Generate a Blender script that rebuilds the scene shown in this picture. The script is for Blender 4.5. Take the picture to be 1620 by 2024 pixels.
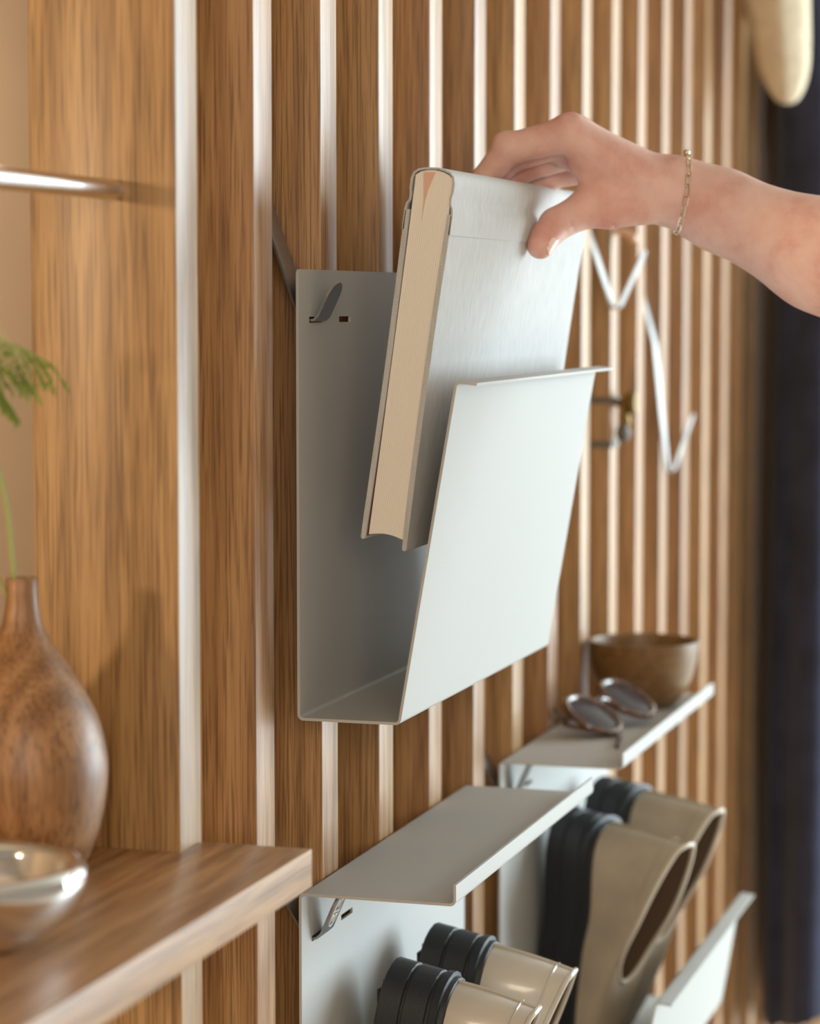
import bpy, bmesh, math, random
import numpy as np
from mathutils import Vector, Matrix, Euler
random.seed(7)
for o in list(bpy.data.objects):
    bpy.data.objects.remove(o, do_unlink=True)
SC = bpy.context.scene
COL = SC.collection

# ------------------------------------------------------------------ camera
TH = math.atan(1550 / 5100.0)
TI = math.atan((1012 - 595) / 5100.0)
cam_data = bpy.data.cameras.new('camera')
cam_data.sensor_fit = 'HORIZONTAL'
cam_data.sensor_width = 36.0
cam_data.lens = 5100.0 / 1620.0 * 36.0
cam_data.clip_start = 0.05
cam_data.clip_end = 60
cam = bpy.data.objects.new('camera', cam_data)
COL.objects.link(cam)
fwd = Vector((math.cos(TH) * math.cos(TI), math.sin(TH) * math.cos(TI), -math.sin(TI)))
cam.location = (-1.4811, -0.6, 1.5)
cam.rotation_euler = fwd.to_track_quat('-Z', 'Y').to_euler()
cam_data.dof.use_dof = True
cam_data.dof.focus_distance = 1.845
cam_data.dof.aperture_fstop = 6.6
SC.camera = cam

# ------------------------------------------------------------------ light
SC.view_settings.view_transform = 'Standard'
SC.view_settings.look = 'None'
SC.view_settings.gamma = 1.0
SC.view_settings.use_curve_mapping = False
SC.view_settings.exposure = 0.0
world = bpy.data.worlds.new('world')
SC.world = world
world.use_nodes = True
bgn = world.node_tree.nodes['Background']
bgn.inputs[0].default_value = (1.0, 0.86, 0.70, 1)
bgn.inputs[1].default_value = 0.33


def area(name, loc, target, sx, sy, power, color, shape='RECTANGLE'):
    d = bpy.data.lights.new(name, 'AREA')
    d.shape = shape
    d.size = sx
    d.size_y = sy
    d.energy = power
    d.color = color
    o = bpy.data.objects.new(name, d)
    COL.objects.link(o)
    o.location = loc
    o.rotation_euler = (Vector(target) - Vector(loc)).to_track_quat('-Z', 'Y').to_euler()
    return o


area('window_light', (4.0, -3.0, 1.55), (4.0, 0.0, 1.50), 3.6, 2.2, 415, (0.76, 0.92, 1.0))
area('end_window_light', (6.8, -1.5, 1.45), (0.0, -0.5, 1.35), 2.4, 2.4, 36, (0.93, 0.97, 1.0))
area('lamp_light', (-2.0, 1.17, 1.72), (0.0, 0.03, 1.35), 0.22, 0.22, 22, (1.0, 0.73, 0.46), 'DISK')
area('camera_fill_light', (-3.2, -1.5, 2.0), (0.2, 0.0, 1.3), 1.5, 1.2, 46, (1.0, 0.84, 0.66))  # added warm fill behind the camera for camera-facing sides, no known lamp
area('wall_fill_light', (2.8, 0.95, 2.62), (2.8, 1.0, 0.0), 0.7, 0.7, 32, (1.0, 0.80, 0.58))  # added unseen light, only there to brighten the beige wall


# ------------------------------------------------------------------ helpers
def tag(o, label, cat, group=None):
    o['label'] = label
    o['category'] = cat
    if group:
        o['group'] = group
    return o


def empty(name, loc=(0, 0, 0)):
    o = bpy.data.objects.new(name, None)
    o.empty_display_size = 0.02
    COL.objects.link(o)
    o.location = loc
    return o


def finish(bm, name, mat, parent=None, ang=35, smooth=True, loc=None):
    bmesh.ops.remove_doubles(bm, verts=bm.verts, dist=1e-6)
    bmesh.ops.recalc_face_normals(bm, faces=bm.faces)
    for f in bm.faces:
        f.smooth = smooth
    lim = math.radians(ang)
    for e in bm.edges:
        if len(e.link_faces) == 2:
            e.smooth = e.calc_face_angle(0) < lim
    me = bpy.data.meshes.new(name)
    bm.to_mesh(me)
    bm.free()
    if mat:
        me.materials.append(mat)
    o = bpy.data.objects.new(name, me)
    COL.objects.link(o)
    if parent:
        o.parent = parent
        # parts are modelled in world coordinates
        o.matrix_parent_inverse = Matrix.Translation(parent.location).inverted() if not any(parent.rotation_euler) else parent.matrix_world.inverted()
    if loc is not None:
        o.location = loc
    return o


def add_box(bm, lo, hi, bev=0.0, seg=2):
    c = [(a + b) / 2 for a, b in zip(lo, hi)]
    s = [b - a for a, b in zip(lo, hi)]
    r = bmesh.ops.create_cube(bm, size=1.0)
    vs = r['verts']
    bmesh.ops.scale(bm, vec=s, verts=vs)
    bmesh.ops.translate(bm, vec=c, verts=vs)
    if bev:
        es = list({e for v in vs for e in v.link_edges})
        bmesh.ops.bevel(bm, geom=es, offset=bev, segments=seg, profile=0.5, affect='EDGES')


def add_lathe(bm, prof, seg=48, center=(0, 0, 0)):
    cx, cy, cz = center
    rings = []
    for r, z in prof:
        if r < 1e-6:
            rings.append([bm.verts.new((cx, cy, cz + z))])
        else:
            rings.append([bm.verts.new((cx + r * math.cos(2 * math.pi * i / seg), cy + r * math.sin(2 * math.pi * i / seg), cz + z)) for i in range(seg)])
    for a, b in zip(rings, rings[1:]):
        for i in range(seg):
            j = (i + 1) % seg
            if len(a) == 1 and len(b) == 1:
                continue
            if len(a) == 1:
                bm.faces.new((a[0], b[i], b[j]))
            elif len(b) == 1:
                bm.faces.new((a[i], b[0], a[j]))
            else:
                bm.faces.new((a[i], b[i], b[j], a[j]))


def add_tube(bm, pts, rad, seg=10, cap=True, closed=False):
    pts = [Vector(p) for p in pts]
    n = len(pts)
    if not hasattr(rad, '__len__'):
        rad = [rad] * n
    rings = []
    up = None
    for i, p in enumerate(pts):
        if closed:
            t = (pts[(i + 1) % n] - pts[i - 1]).normalized()
        else:
            t = (pts[min(i + 1, n - 1)] - pts[max(i - 1, 0)]).normalized()
        if up is None:
            up = t.orthogonal().normalized()
        else:
            up = (up - t * up.dot(t)).normalized()
        b = t.cross(up)
        rings.append([bm.verts.new(p + (up * math.cos(2 * math.pi * k / seg) + b * math.sin(2 * math.pi * k / seg)) * rad[i]) for k in range(seg)])
    m = n if closed else n - 1
    for i in range(m):
        a, b = rings[i], rings[(i + 1) % n]
        for k in range(seg):
            l = (k + 1) % seg
            bm.faces.new((a[k], a[l], b[l], b[k]))
    if cap and not closed:
        bm.faces.new(rings[0][::-1])
        bm.faces.new(rings[-1])


def smooth_path(pts, sub=6):
    """Catmull-Rom through the points"""
    P = [Vector(p) for p in pts]
    P = [P[0] * 2 - P[1]] + P + [P[-1] * 2 - P[-2]]
    out = []
    for i in range(1, len(P) - 2):
        for k in range(sub):
            t = k / sub
            a, b, c, d = P[i - 1], P[i], P[i + 1], P[i + 2]
            out.append(0.5 * ((2 * b) + (c - a) * t + (2 * a - 5 * b + 4 * c - d) * t * t + (3 * b - a - 3 * c + d) * t ** 3))
    out.append(P[-2])
    return out


# ------------------------------------------------------------------ materials
def new_mat(name):
    m = bpy.data.materials.new(name)
    m.use_nodes = True
    nt = m.node_tree
    b = nt.nodes['Principled BSDF']
    return m, nt, b


def N(nt, kind, **kw):
    n = nt.nodes.new(kind)
    for k, v in kw.items():
        if k == 'inp':
            for a, b in v.items():
                n.inputs[a].default_value = b
        else:
            setattr(n, k, v)
    return n


def ramp(nt, stops):
    r = N(nt, 'ShaderNodeValToRGB')
    el = r.color_ramp.elements
    el[0].position, el[0].color = stops[0][0], (*stops[0][1], 1)
    el[1].position, el[1].color = stops[-1][0], (*stops[-1][1], 1)
    for p, c in stops[1:-1]:
        e = el.new(p)
        e.color = (*c, 1)
    return r


def mat_wood(name, axis, light, mid, dark, rough=0.45, vary=0.0, figure=0.35, spec=0.5, coat=0.0, scale=1.0):
    m, nt, b = new_mat(name)
    L = nt.links.new
    tc = N(nt, 'ShaderNodeTexCoord')
    oi = N(nt, 'ShaderNodeObjectInfo')
    mul = N(nt, 'ShaderNodeVectorMath', operation='SCALE')
    mul.inputs[0].default_value = (13.1, 7.7, 5.3)
    L(oi.outputs['Random'], mul.inputs['Scale'])
    add = N(nt, 'ShaderNodeVectorMath', operation='ADD')
    L(tc.outputs['Object'], add.inputs[0])
    L(mul.outputs[0], add.inputs[1])

    def stretched(k):
        s = [scale] * 3
        s['xyz'.index(axis)] = k * scale
        mp = N(nt, 'ShaderNodeMapping')
        mp.inputs['Scale'].default_value = s
        L(add.outputs[0], mp.inputs['Vector'])
        return mp
    m1 = stretched(0.045)
    n1 = N(nt, 'ShaderNodeTexNoise', inp={'Scale': 125.0, 'Detail': 7.0, 'Roughness': 0.62, 'Distortion': 0.4})
    L(m1.outputs[0], n1.inputs['Vector'])
    m2 = stretched(0.10)
    w = N(nt, 'ShaderNodeTexWave', wave_type='RINGS', rings_direction=('X' if axis == 'x' else 'Z'), inp={'Scale': 22.0, 'Distortion': 5.0, 'Detail': 3.0, 'Detail Scale': 1.6})
    L(m2.outputs[0], w.inputs['Vector'])
    mx = N(nt, 'ShaderNodeMix', data_type='FLOAT')
    mx.inputs['Factor'].default_value = figure
    L(n1.outputs['Fac'], mx.inputs['A'])
    L(w.outputs['Fac'], mx.inputs['B'])
    rp = ramp(nt, [(0.20, dark), (0.5, mid), (0.78, light)])
    L(mx.outputs['Result'], rp.inputs['Fac'])
    # pores: short dark dashes along the grain
    m3 = stretched(0.022)
    n3 = N(nt, 'ShaderNodeTexNoise', inp={'Scale': 640.0, 'Detail': 2.0, 'Roughness': 0.55})
    L(m3.outputs[0], n3.inputs['Vector'])
    r3 = ramp(nt, [(0.36, (0.40, 0.33, 0.28)), (0.52, (1, 1, 1))])
    L(n3.outputs['Fac'], r3.inputs['Fac'])
    mc = N(nt, 'ShaderNodeMix', data_type='RGBA', blend_type='MULTIPLY')
    mc.inputs['Factor'].default_value = 0.8
    L(rp.outputs['Color'], mc.inputs['A'])
    L(r3.outputs['Color'], mc.inputs['B'])
    hs = N(nt, 'ShaderNodeHueSaturation')
    L(mc.outputs['Result'], hs.inputs['Color'])
    if vary:
        r1 = N(nt, 'ShaderNodeMapRange', inp={'To Min': 0.5 - 0.001 * vary, 'To Max': 0.5 + 0.010 * vary})
        L(oi.outputs['Random'], r1.inputs['Value'])
        L(r1.outputs[0], hs.inputs['Hue'])
        fr = N(nt, 'ShaderNodeMath', operation='FRACT')
        m7 = N(nt, 'ShaderNodeMath', operation='MULTIPLY')
        m7.inputs[1].default_value = 7.31
        L(oi.outputs['Random'], m7.inputs[0])
        L(m7.outputs[0], fr.inputs[0])
        r2 = N(nt, 'ShaderNodeMapRange', inp={'To Min': 1 - 0.12 * vary, 'To Max': 1 + 0.1 * vary})
        L(fr.outputs[0], r2.inputs['Value'])
        L(r2.outputs[0], hs.inputs['Value'])
    L(hs.outputs['Color'], b.inputs['Base Color'])
    bp = N(nt, 'ShaderNodeBump', inp={'Strength': 0.25, 'Distance': 0.0006})
    L(n3.outputs['Fac'], bp.inputs['Height'])
    L(bp.outputs[0], b.inputs['Normal'])
    b.inputs['Roughness'].default_value = rough
    b.inputs['Specular IOR Level'].default_value = spec
    b.inputs['Coat Weight'].default_value = coat
    b.inputs['Coat Roughness'].default_value = 0.32
    return m


def mat_plain(name, col, rough=0.5, metal=0.0, noise=0.0, nscale=60.0, bump=0.0, bscale=300.0, bdist=0.0005, spec=0.5, coat=0.0, sheen=0.0):
    m, nt, b = new_mat(name)
    L = nt.links.new
    tc = N(nt, 'ShaderNodeTexCoord')
    if noise:
        n = N(nt, 'ShaderNodeTexNoise', inp={'Scale': nscale, 'Detail': 4.0})
        L(tc.outputs['Object'], n.inputs['Vector'])
        lo = tuple(c * (1 - noise) for c in col)
        hi = tuple(min(1, c * (1 + noise)) for c in col)
        r = ramp(nt, [(0.3, lo), (0.7, hi)])
        L(n.outputs['Fac'], r.inputs['Fac'])
        L(r.outputs['Color'], b.inputs['Base Color'])
    else:
        b.inputs['Base Color'].default_value = (*col, 1)
    if bump:
        n2 = N(nt, 'ShaderNodeTexNoise', inp={'Scale': bscale, 'Detail': 3.0})
        L(tc.outputs['Object'], n2.inputs['Vector'])
        bp = N(nt, 'ShaderNodeBump', inp={'Strength': bump, 'Distance': bdist})
        L(n2.outputs['Fac'], bp.inputs['Height'])
        L(bp.outputs[0], b.inputs['Normal'])
    b.inputs['Roughness'].default_value = rough
    b.inputs['Metallic'].default_value = metal
    b.inputs['Specular IOR Level'].default_value = spec
    b.inputs['Coat Weight'].default_value = coat
    b.inputs['Coat Roughness'].default_value = 0.08
    b.inputs['Sheen Weight'].default_value = sheen
    return m


def mat_cloth():
    """grey linen book cloth, visible weave"""
    m, nt, b = new_mat('book_cloth')
    L = nt.links.new
    tc = N(nt, 'ShaderNodeTexCoord')
    ws = []
    for ax in ('X', 'Z'):
        mp = N(nt, 'ShaderNodeMapping')
        mp.inputs['Rotation'].default_value = (0.6, 0.5, 0.3)
        L(tc.outputs['Object'], mp.inputs['Vector'])
        w = N(nt, 'ShaderNodeTexWave', bands_direction=ax, inp={'Scale': 380.0, 'Distortion': 2.0, 'Detail': 1.0, 'Detail Scale': 0.5})
        L(mp.outputs[0], w.inputs['Vector'])
        ws.append(w)
    mm = N(nt, 'ShaderNodeMath', operation='MULTIPLY')
    L(ws[0].outputs['Fac'], mm.inputs[0])
    L(ws[1].outputs['Fac'], mm.inputs[1])
    mp = N(nt, 'ShaderNodeMapping')
    mp.inputs['Scale'].default_value = (1, 1, 0.06)
    L(tc.outputs['Object'], mp.inputs['Vector'])
    nz = N(nt, 'ShaderNodeTexNoise', inp={'Scale': 420.0, 'Detail': 3.0})
    L(mp.outputs[0], nz.inputs['Vector'])
    ad = N(nt, 'ShaderNodeMath', operation='ADD')
    L(mm.outputs[0], ad.inputs[0])
    L(nz.outputs['Fac'], ad.inputs[1])
    r = ramp(nt, [(0.3, (0.42, 0.425, 0.42)), (1.0, (0.62, 0.625, 0.62))])
    L(ad.outputs[0], r.inputs['Fac'])
    L(r.outputs['Color'], b.inputs['Base Color'])
    bp = N(nt, 'ShaderNodeBump', inp={'Strength': 0.4, 'Distance': 0.0004})
    L(ad.outputs[0], bp.inputs['Height'])
    L(bp.outputs[0], b.inputs['Normal'])
    b.inputs['Roughness'].default_value = 0.75
    b.inputs['Sheen Weight'].default_value = 0.15
    return m


def mat_pages():
    m, nt, b = new_mat('book_pages')
    L = nt.links.new
    tc = N(nt, 'ShaderNodeTexCoord')
    # page lines run parallel to the covers, the book leans 8 degrees
    mp = N(nt, 'ShaderNodeMapping')
    mp.inputs['Rotation'].default_value = (-0.1415, 0, 0)
    L(tc.outputs['Object'], mp.inputs['Vector'])
    w = N(nt, 'ShaderNodeTexWave', bands_direction='Y', inp={'Scale': 230.0, 'Distortion': 0.0})
    L(mp.outputs[0], w.inputs['Vector'])
    r = ramp(nt, [(0.0, (0.79, 0.73, 0.64)), (0.7, (0.90, 0.85, 0.77))])
    L(w.outputs['Fac'], r.inputs['Fac'])
    L(r.outputs['Color'], b.inputs['Base Color'])
    bp = N(nt, 'ShaderNodeBump', inp={'Strength': 0.3, 'Distance': 0.0004})
    L(w.outputs['Fac'], bp.inputs['Height'])
    L(bp.outputs[0], b.inputs['Normal'])
    b.inputs['Roughness'].default_value = 0.8
    return m


def mat_skin():
    m, nt, b = new_mat('skin')
    L = nt.links.new
    tc = N(nt, 'ShaderNodeTexCoord')
    n = N(nt, 'ShaderNodeTexNoise', inp={'Scale': 28.0, 'Detail': 5.0, 'Roughness': 0.6})
    L(tc.outputs['Object'], n.inputs['Vector'])
    r = ramp(nt, [(0.32, (0.68, 0.355, 0.295)), (0.50, (0.77, 0.49, 0.425)), (0.68, (0.81, 0.57, 0.50))])
    L(n.outputs['Fac'], r.inputs['Fac'])
    av = N(nt, 'ShaderNodeAttribute', attribute_name='flush')
    mf = N(nt, 'ShaderNodeMath', operation='MULTIPLY')
    mf.inputs[1].default_value = 0.6
    L(av.outputs['Fac'], mf.inputs[0])
    mxc = N(nt, 'ShaderNodeMix', data_type='RGBA')
    L(mf.outputs[0], mxc.inputs['Factor'])
    L(r.outputs['Color'], mxc.inputs['A'])
    mxc.inputs['B'].default_value = (0.70, 0.25, 0.19, 1)
    L(mxc.outputs['Result'], b.inputs['Base Color'])
    n2 = N(nt, 'ShaderNodeTexNoise', inp={'Scale': 420.0, 'Detail': 3.0})
    L(tc.outputs['Object'], n2.inputs['Vector'])
    bp = N(nt, 'ShaderNodeBump', inp={'Strength': 0.35, 'Distance': 0.0007})
    L(n2.outputs['Fac'], bp.inputs['Height'])
    L(bp.outputs[0], b.inputs['Normal'])
    b.inputs['Roughness'].default_value = 0.5
    b.inputs['Subsurface Weight'].default_value = 0.25
    b.inputs['Subsurface Radius'].default_value = (0.9, 0.35, 0.2)
    b.inputs['Subsurface Scale'].default_value = 0.004
    return m


OAK_L, OAK_M, OAK_D = (0.49, 0.275, 0.122), (0.395, 0.202, 0.080), (0.235, 0.107, 0.036)
M_SLAT = mat_wood('oak_slat', 'z', OAK_L, OAK_M, OAK_D, rough=0.48, vary=1.0, spec=0.5, coat=0.3, figure=0.22)
M_SHELF = mat_wood('oak_shelf', 'x', OAK_L, OAK_M, OAK_D, rough=0.48, figure=0.2, coat=0.3)
M_VASE = mat_wood('walnut_vase', 'z', (0.38, 0.20, 0.085), (0.29, 0.14, 0.052), (0.19, 0.085, 0.03), rough=0.45, figure=0.35, scale=1.0, coat=0.1)
M_BOWL = mat_wood('bowl_wood', 'x', (0.27, 0.155, 0.06), (0.22, 0.12, 0.043), (0.16, 0.08, 0.028), rough=0.42, figure=0.1)
M_METAL = mat_plain('powder_coat', (0.47, 0.47, 0.455), rough=0.6, spec=0.35, bump=0.25, bscale=900.0, bdist=0.0003)
M_HOOK = mat_plain('window_lit_steel', (0.46, 0.455, 0.45), rough=0.45, metal=0.9, noise=0.06, nscale=200)  # paler steel for the free hooks: their window reflection put into the colour
M_STEELD = mat_plain('grey_steel', (0.33, 0.335, 0.34), rough=0.38, metal=0.9, noise=0.06, nscale=200)
M_CHROME = mat_plain('chrome', (0.86, 0.86, 0.86), rough=0.06, metal=1.0)
M_RAIL = mat_plain('satin_steel', (0.72, 0.71, 0.70), rough=0.2, metal=1.0)
M_WALL = mat_plain('beige_plaster', (0.66, 0.535, 0.40), rough=0.9, noise=0.03, nscale=6)
M_FLOOR = mat_wood('pale_floor', 'x', (0.80, 0.74, 0.66), (0.74, 0.67, 0.58), (0.66, 0.57, 0.47), rough=0.4)
M_CEIL = mat_plain('ceiling_paint', (0.55, 0.52, 0.47), rough=0.9)
M_BACK = mat_plain('backing_board', (0.35, 0.23, 0.13), rough=0.7, noise=0.1, nscale=40)
M_CLOTH = mat_cloth()
M_PAGES = mat_pages()
M_END = mat_plain('endpaper_maroon', (0.10, 0.035, 0.02), rough=0.8)
M_BAND = mat_plain('headband_pink', (0.75, 0.48, 0.36), rough=0.8)
M_SKIN = mat_skin()
M_NAIL = mat_plain('nail', (0.90, 0.68, 0.60), rough=0.25, coat=0.3)
M_GOLD = mat_plain('pale_gold', (0.84, 0.72, 0.56), rough=0.25, metal=1.0)
M_RUBBER = mat_plain('black_rubber', (0.016, 0.018, 0.021), rough=0.5, bump=0.5, bscale=700.0, bdist=0.0006)
M_PATENT = mat_plain('cream_patent', (0.56, 0.50, 0.42), rough=0.25, coat=0.8, bump=0.2, bscale=40.0, bdist=0.002)
M_SUEDE = mat_plain('taupe_leather', (0.40, 0.325, 0.235), rough=0.5, noise=0.08, nscale=30, bump=0.2, bscale=50, bdist=0.002)
M_PIPE = mat_plain('pale_piping', (0.62, 0.54, 0.43), rough=0.4)
M_LINING = mat_plain('dark_lining', (0.10, 0.06, 0.035), rough=0.8)
M_NAVY = mat_plain('navy_wool', (0.027, 0.031, 0.066), rough=0.9, noise=0.3, nscale=20, sheen=0.15)
M_FLEECE = mat_plain('cream_fleece', (0.58, 0.47, 0.33), rough=0.95, noise=0.1, nscale=60, bump=0.6, bscale=120, bdist=0.003)
M_LEAF = mat_plain('fern_green', (0.20, 0.27, 0.045), rough=0.6, noise=0.3, nscale=30)
M_STEM = mat_plain('fern_stem_green', (0.33, 0.34, 0.12), rough=0.6)
M_DRY = mat_plain('pale_frond', (0.42, 0.40, 0.20), rough=0.7)
M_LENS = mat_plain('dark_lens', (0.05, 0.04, 0.042), rough=0.2, spec=0.12)
M_FRAME = mat_plain('tortoise_frame', (0.10, 0.045, 0.025), rough=0.15, noise=0.6, nscale=90, coat=0.6)
M_BRASS = mat_plain('dark_brass', (0.20, 0.13, 0.035), rough=0.4, metal=0.8)
M_GREY = mat_plain('dull_grey_metal', (0.16, 0.15, 0.13), rough=0.6, metal=0.5)
M_COPPER = mat_plain('copper_peg', (0.72, 0.45, 0.31), rough=0.4, metal=0.2)
M_LOGO = mat_plain('pale_print', (0.72, 0.74, 0.74), rough=0.5)

# ------------------------------------------------------------------ setting
PITCH, SW, SD = 0.1372, 0.0362, 0.098
NS = 25
bm = bmesh.new()
add_box(bm, (0.048, SD, 0.0), (7.2, SD + 0.018, 2.7))
wall_back = finish(bm, 'wall_back', M_BACK)
wall_back['kind'] = 'structure'
slat_me = None
for i in range(NS):
    if slat_me is None:
        bm = bmesh.new()
        add_box(bm, (0, 0, 0), (SW, SD, 2.7), 0.0012, 2)
        s = finish(bm, 'slat', M_SLAT, wall_back)
        slat_me = s.data
    else:
        s = bpy.data.objects.new('slat', slat_me)
        COL.objects.link(s)
        s.parent = wall_back
    s.location = (i * PITCH, 0, 0)

bm = bmesh.new()
add_box(bm, (-4.0, 1.9, 0.0), (6.0, 2.0, 2.7))
w = finish(bm, 'wall_left', M_WALL)
w['kind'] = 'structure'
bm = bmesh.new()
add_box(bm, (-4.0, -4.0, -0.05), (7.2, 2.0, 0.0))
w = finish(bm, 'floor', M_FLOOR)
w['kind'] = 'structure'
bm = bmesh.new()
add_box(bm, (-4.0, -4.0, 2.7), (7.2, 2.0, 2.75))
w = finish(bm, 'ceiling', M_CEIL)
w['kind'] = 'structure'

# ------------------------------------------------------------------ folded sheet metal
T = 0.002


def offset_path(pts, r, arc=7):
    """rounded polyline in (y,z); returns samples (p, normal) and the corner sample index ranges"""
    P = [Vector(p) for p in pts]
    S = []
    corners = []
    for i, p in enumerate(P):
        if i == 0 or i == len(P) - 1:
            S.append(p)
            continue
        a = (P[i - 1] - p).normalized()
        b = (P[i + 1] - p).normalized()
        ang = a.angle(b)
        d = r / math.tan(ang / 2)
        c = p + (a + b).normalized() * (r / math.sin(ang / 2))
        s, e = p + a * d, p + b * d
        vs, ve = s - c, e - c
        tot = vs.angle_signed(ve)
        start = len(S)
        for k in range(arc):
            t = k / (arc - 1)
            v = vs.copy()
            v.rotate(Matrix.Rotation(-tot * t, 2))
            S.append(c + v)
        corners.append((start, len(S) - 1))
    # normals
    out = []
    for i, p in enumerate(S):
        t = (S[min(i + 1, len(S) - 1)] - S[max(i - 1, 0)])
        if 0 < i < len(S) - 1:
            t = (S[i + 1] - p).normalized() + (p - S[i - 1]).normalized()
        t.normalize()
        out.append((p, Vector((-t.y, t.x))))
    return out, corners


def sheet_strip(bm, samples, x0, x1, t, cap_start, cap_end):
    A, B = [], []
    for p, n in samples:
        a, b = p + n * t / 2, p - n * t / 2
        A.append((bm.verts.new((x0, a.x, a.y)), bm.verts.new((x1, a.x, a.y))))
        B.append((bm.verts.new((x0, b.x, b.y)), bm.verts.new((x1, b.x, b.y))))
    for i in range(len(A) - 1):
        bm.faces.new((A[i][0], A[i][1], A[i + 1][1], A[i + 1][0]))
        bm.faces.new((B[i][0], B[i + 1][0], B[i + 1][1], B[i][1]))
        bm.faces.new((A[i][0], A[i + 1][0], B[i + 1][0], B[i][0]))
        bm.faces.new((A[i][1], B[i][1], B[i + 1][1], A[i + 1][1]))
    if cap_start:
        bm.faces.new((A[0][0], B[0][0], B[0][1], A[0][1]))
    if cap_end:
        bm.faces.new((A[-1][0], A[-1][1], B[-1][1], B[-1][0]))


def plate_with_holes(bm, outer, holes, y_front, y_back):
    """outer and holes are loops of (x, z)"""
    fe, loops = [], []
    for loop in [outer] + holes:
        f = [bm.verts.new((x, y_front, z)) for x, z in loop]
        b = [bm.verts.new((x, y_back, z)) for x, z in loop]
        loops.append((f, b))
    ef, eb = [], []
    for f, b in loops:
        n = len(f)
        for i in range(n):
            j = (i + 1) % n
            ef.append(bm.edges.new((f[i], f[j])))
            eb.append(bm.edges.new((b[i], b[j])))
    bmesh.ops.triangle_fill(bm, use_beauty=True, edges=ef)
    bmesh.ops.triangle_fill(bm, use_beauty=True, edges=eb)
    for f, b in loops:
        n = len(f)
        for i in range(n):
            j = (i + 1) % n
            bm.faces.new((f[i], f[j], b[j], b[i]))


def slots_for(x0, x1, zc, zh=0.0021):
    out = []
    for a, b in ((0.0224, 0.0533), (0.0888, 0.1159)):
        for xa, xb in ((x0 + a, x0 + b), (x1 - b, x1 - a)):
            out.append([(xa, zc - zh), (xb, zc - zh), (xb, zc + zh), (xa, zc + zh)])
    return out


YP = -0.0016        # centre plane of a back panel


def back_panel(name, x0, x1, z0, z1, zslot, parent, round_top, extra):
    bm = bmesh.new()
    outer = [(x0, z0), (x1, z0)]
    if round_top:
        r = 0.004
        for cx, a0 in ((x1 - r, 0), (x0 + r, 90)):
            for k in range(6):
                a = math.radians(a0 + 18 * k)
                outer.append((cx + r * math.cos(a), z1 - r + r * math.sin(a)))
    else:
        outer += [(x1, z1), (x0, z1)]
    plate_with_holes(bm, outer, slots_for(x0, x1, zslot), YP - T / 2, YP + T / 2)
    for s in extra:
        sheet_strip(bm, s, x0, x1, T, False, False)
    return finish(bm, name, M_METAL, parent)


def folded_unit(root, x0, x1, pts, back_seg, names, zslot, round_top):
    """pts: profile (y,z); back_seg: index of the segment that is the back panel"""
    S, C = offset_path(pts, 0.0035)
    cuts = [0] + [(a + b) // 2 for a, b in C] + [len(S) - 1]
    for k in range(len(pts) - 1):
        seg = S[cuts[k]:cuts[k + 1] + 1]
        if k == back_seg:
            # straight part becomes the slotted plate
            za = S[C[k - 1][1]][0].y if k > 0 else pts[0][1]
            zb = S[C[k][0]][0].y
            extra = []
            if k > 0:
                extra.append(S[cuts[k]:C[k - 1][1] + 1])
            extra.append(S[C[k][0]:cuts[k + 1] + 1])
            back_panel(names[k], x0, x1, zb, za, zslot, root, round_top, extra)
        else:
            bm = bmesh.new()
            sheet_strip(bm, seg, x0, x1, T, k == 0, k == len(pts) - 2)
            finish(bm, names[k], M_METAL, root)


# magazine pocket
PX0, PX1 = 0.2183, 0.6453
pocket = empty('wall_pocket', (0.43, -0.003, 1.206))
tag(pocket, 'pale grey folded metal wall pocket with sloping front, holding the cloth book', 'wall pocket')
folded_unit(pocket, PX0, PX1, [(YP, 1.5221), (YP, 1.2065), (-0.0755, 1.2065), (-0.1165, 1.4450), (-0.1312, 1.4432)],
            0, ['back_panel', 'bottom_panel', 'front_panel', 'front_lip'], 1.4868, True)

# two shelf units with a shoe tray under the shelf
UNITS = []
for k, (ux, lab) in enumerate(((0.2200, 'pale metal wall unit nearest the camera, empty shelf above cream shoes'),
                               (0.7690, 'pale metal wall unit farther along, shelf carrying sunglasses and bowl'))):
    u = empty('shelf_unit', (ux + 0.21, -0.003, 0.748))
    tag(u, lab, 'shelf unit', 'folded metal shelf units on the slat wall')
    zs = 1.0806
    folded_unit(u, ux, ux + 0.4275 + 0.025 * k, [(-0.1155, zs + 0.0141), (-0.1155, zs), (YP, zs), (YP, 0.7485), (-0.1275, 0.7485), (-0.1475, 0.8690), (-0.1625, 0.8672)],
                2, ['shelf_lip', 'shelf_panel', 'back_panel', 'tray_bottom', 'front_panel', 'front_lip'], 1.0432, False)
    UNITS.append((u, ux, ux + 0.4275 + 0.025 * k))


# ------------------------------------------------------------------ bent strip hooks
def strip(bm, path, xc, widths, t=0.0017):
    """flat strip in x, path in (y,z)"""
    n = len(path)
    P = [Vector(p) for p in path]
    rows = []
    for i, p in enumerate(P):
        tg = (P[min(i + 1, n - 1)] - P[max(i - 1, 0)]).normalized()
        nn = Vector((-tg.y, tg.x)) * t / 2
        hw = widths[i]
        rows.append([bm.verts.new((xc + sx * hw, p.x + sn * nn.x, p.y + sn * nn.y)) for sx, sn in ((-1, 1), (1, 1), (1, -1), (-1, -1))])
    for a, b in zip(rows, rows[1:]):
        for k in range(4):
            l = (k + 1) % 4
            bm.faces.new((a[k], a[l], b[l], b[k]))
    bm.faces.new(rows[0])
    bm.faces.new(rows[-1][::-1])


def bez(pts, r=0.004, arc=6):
    S, _ = offset_path(pts, r, arc)
    return [(p.x, p.y) for p, n in S]


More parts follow.
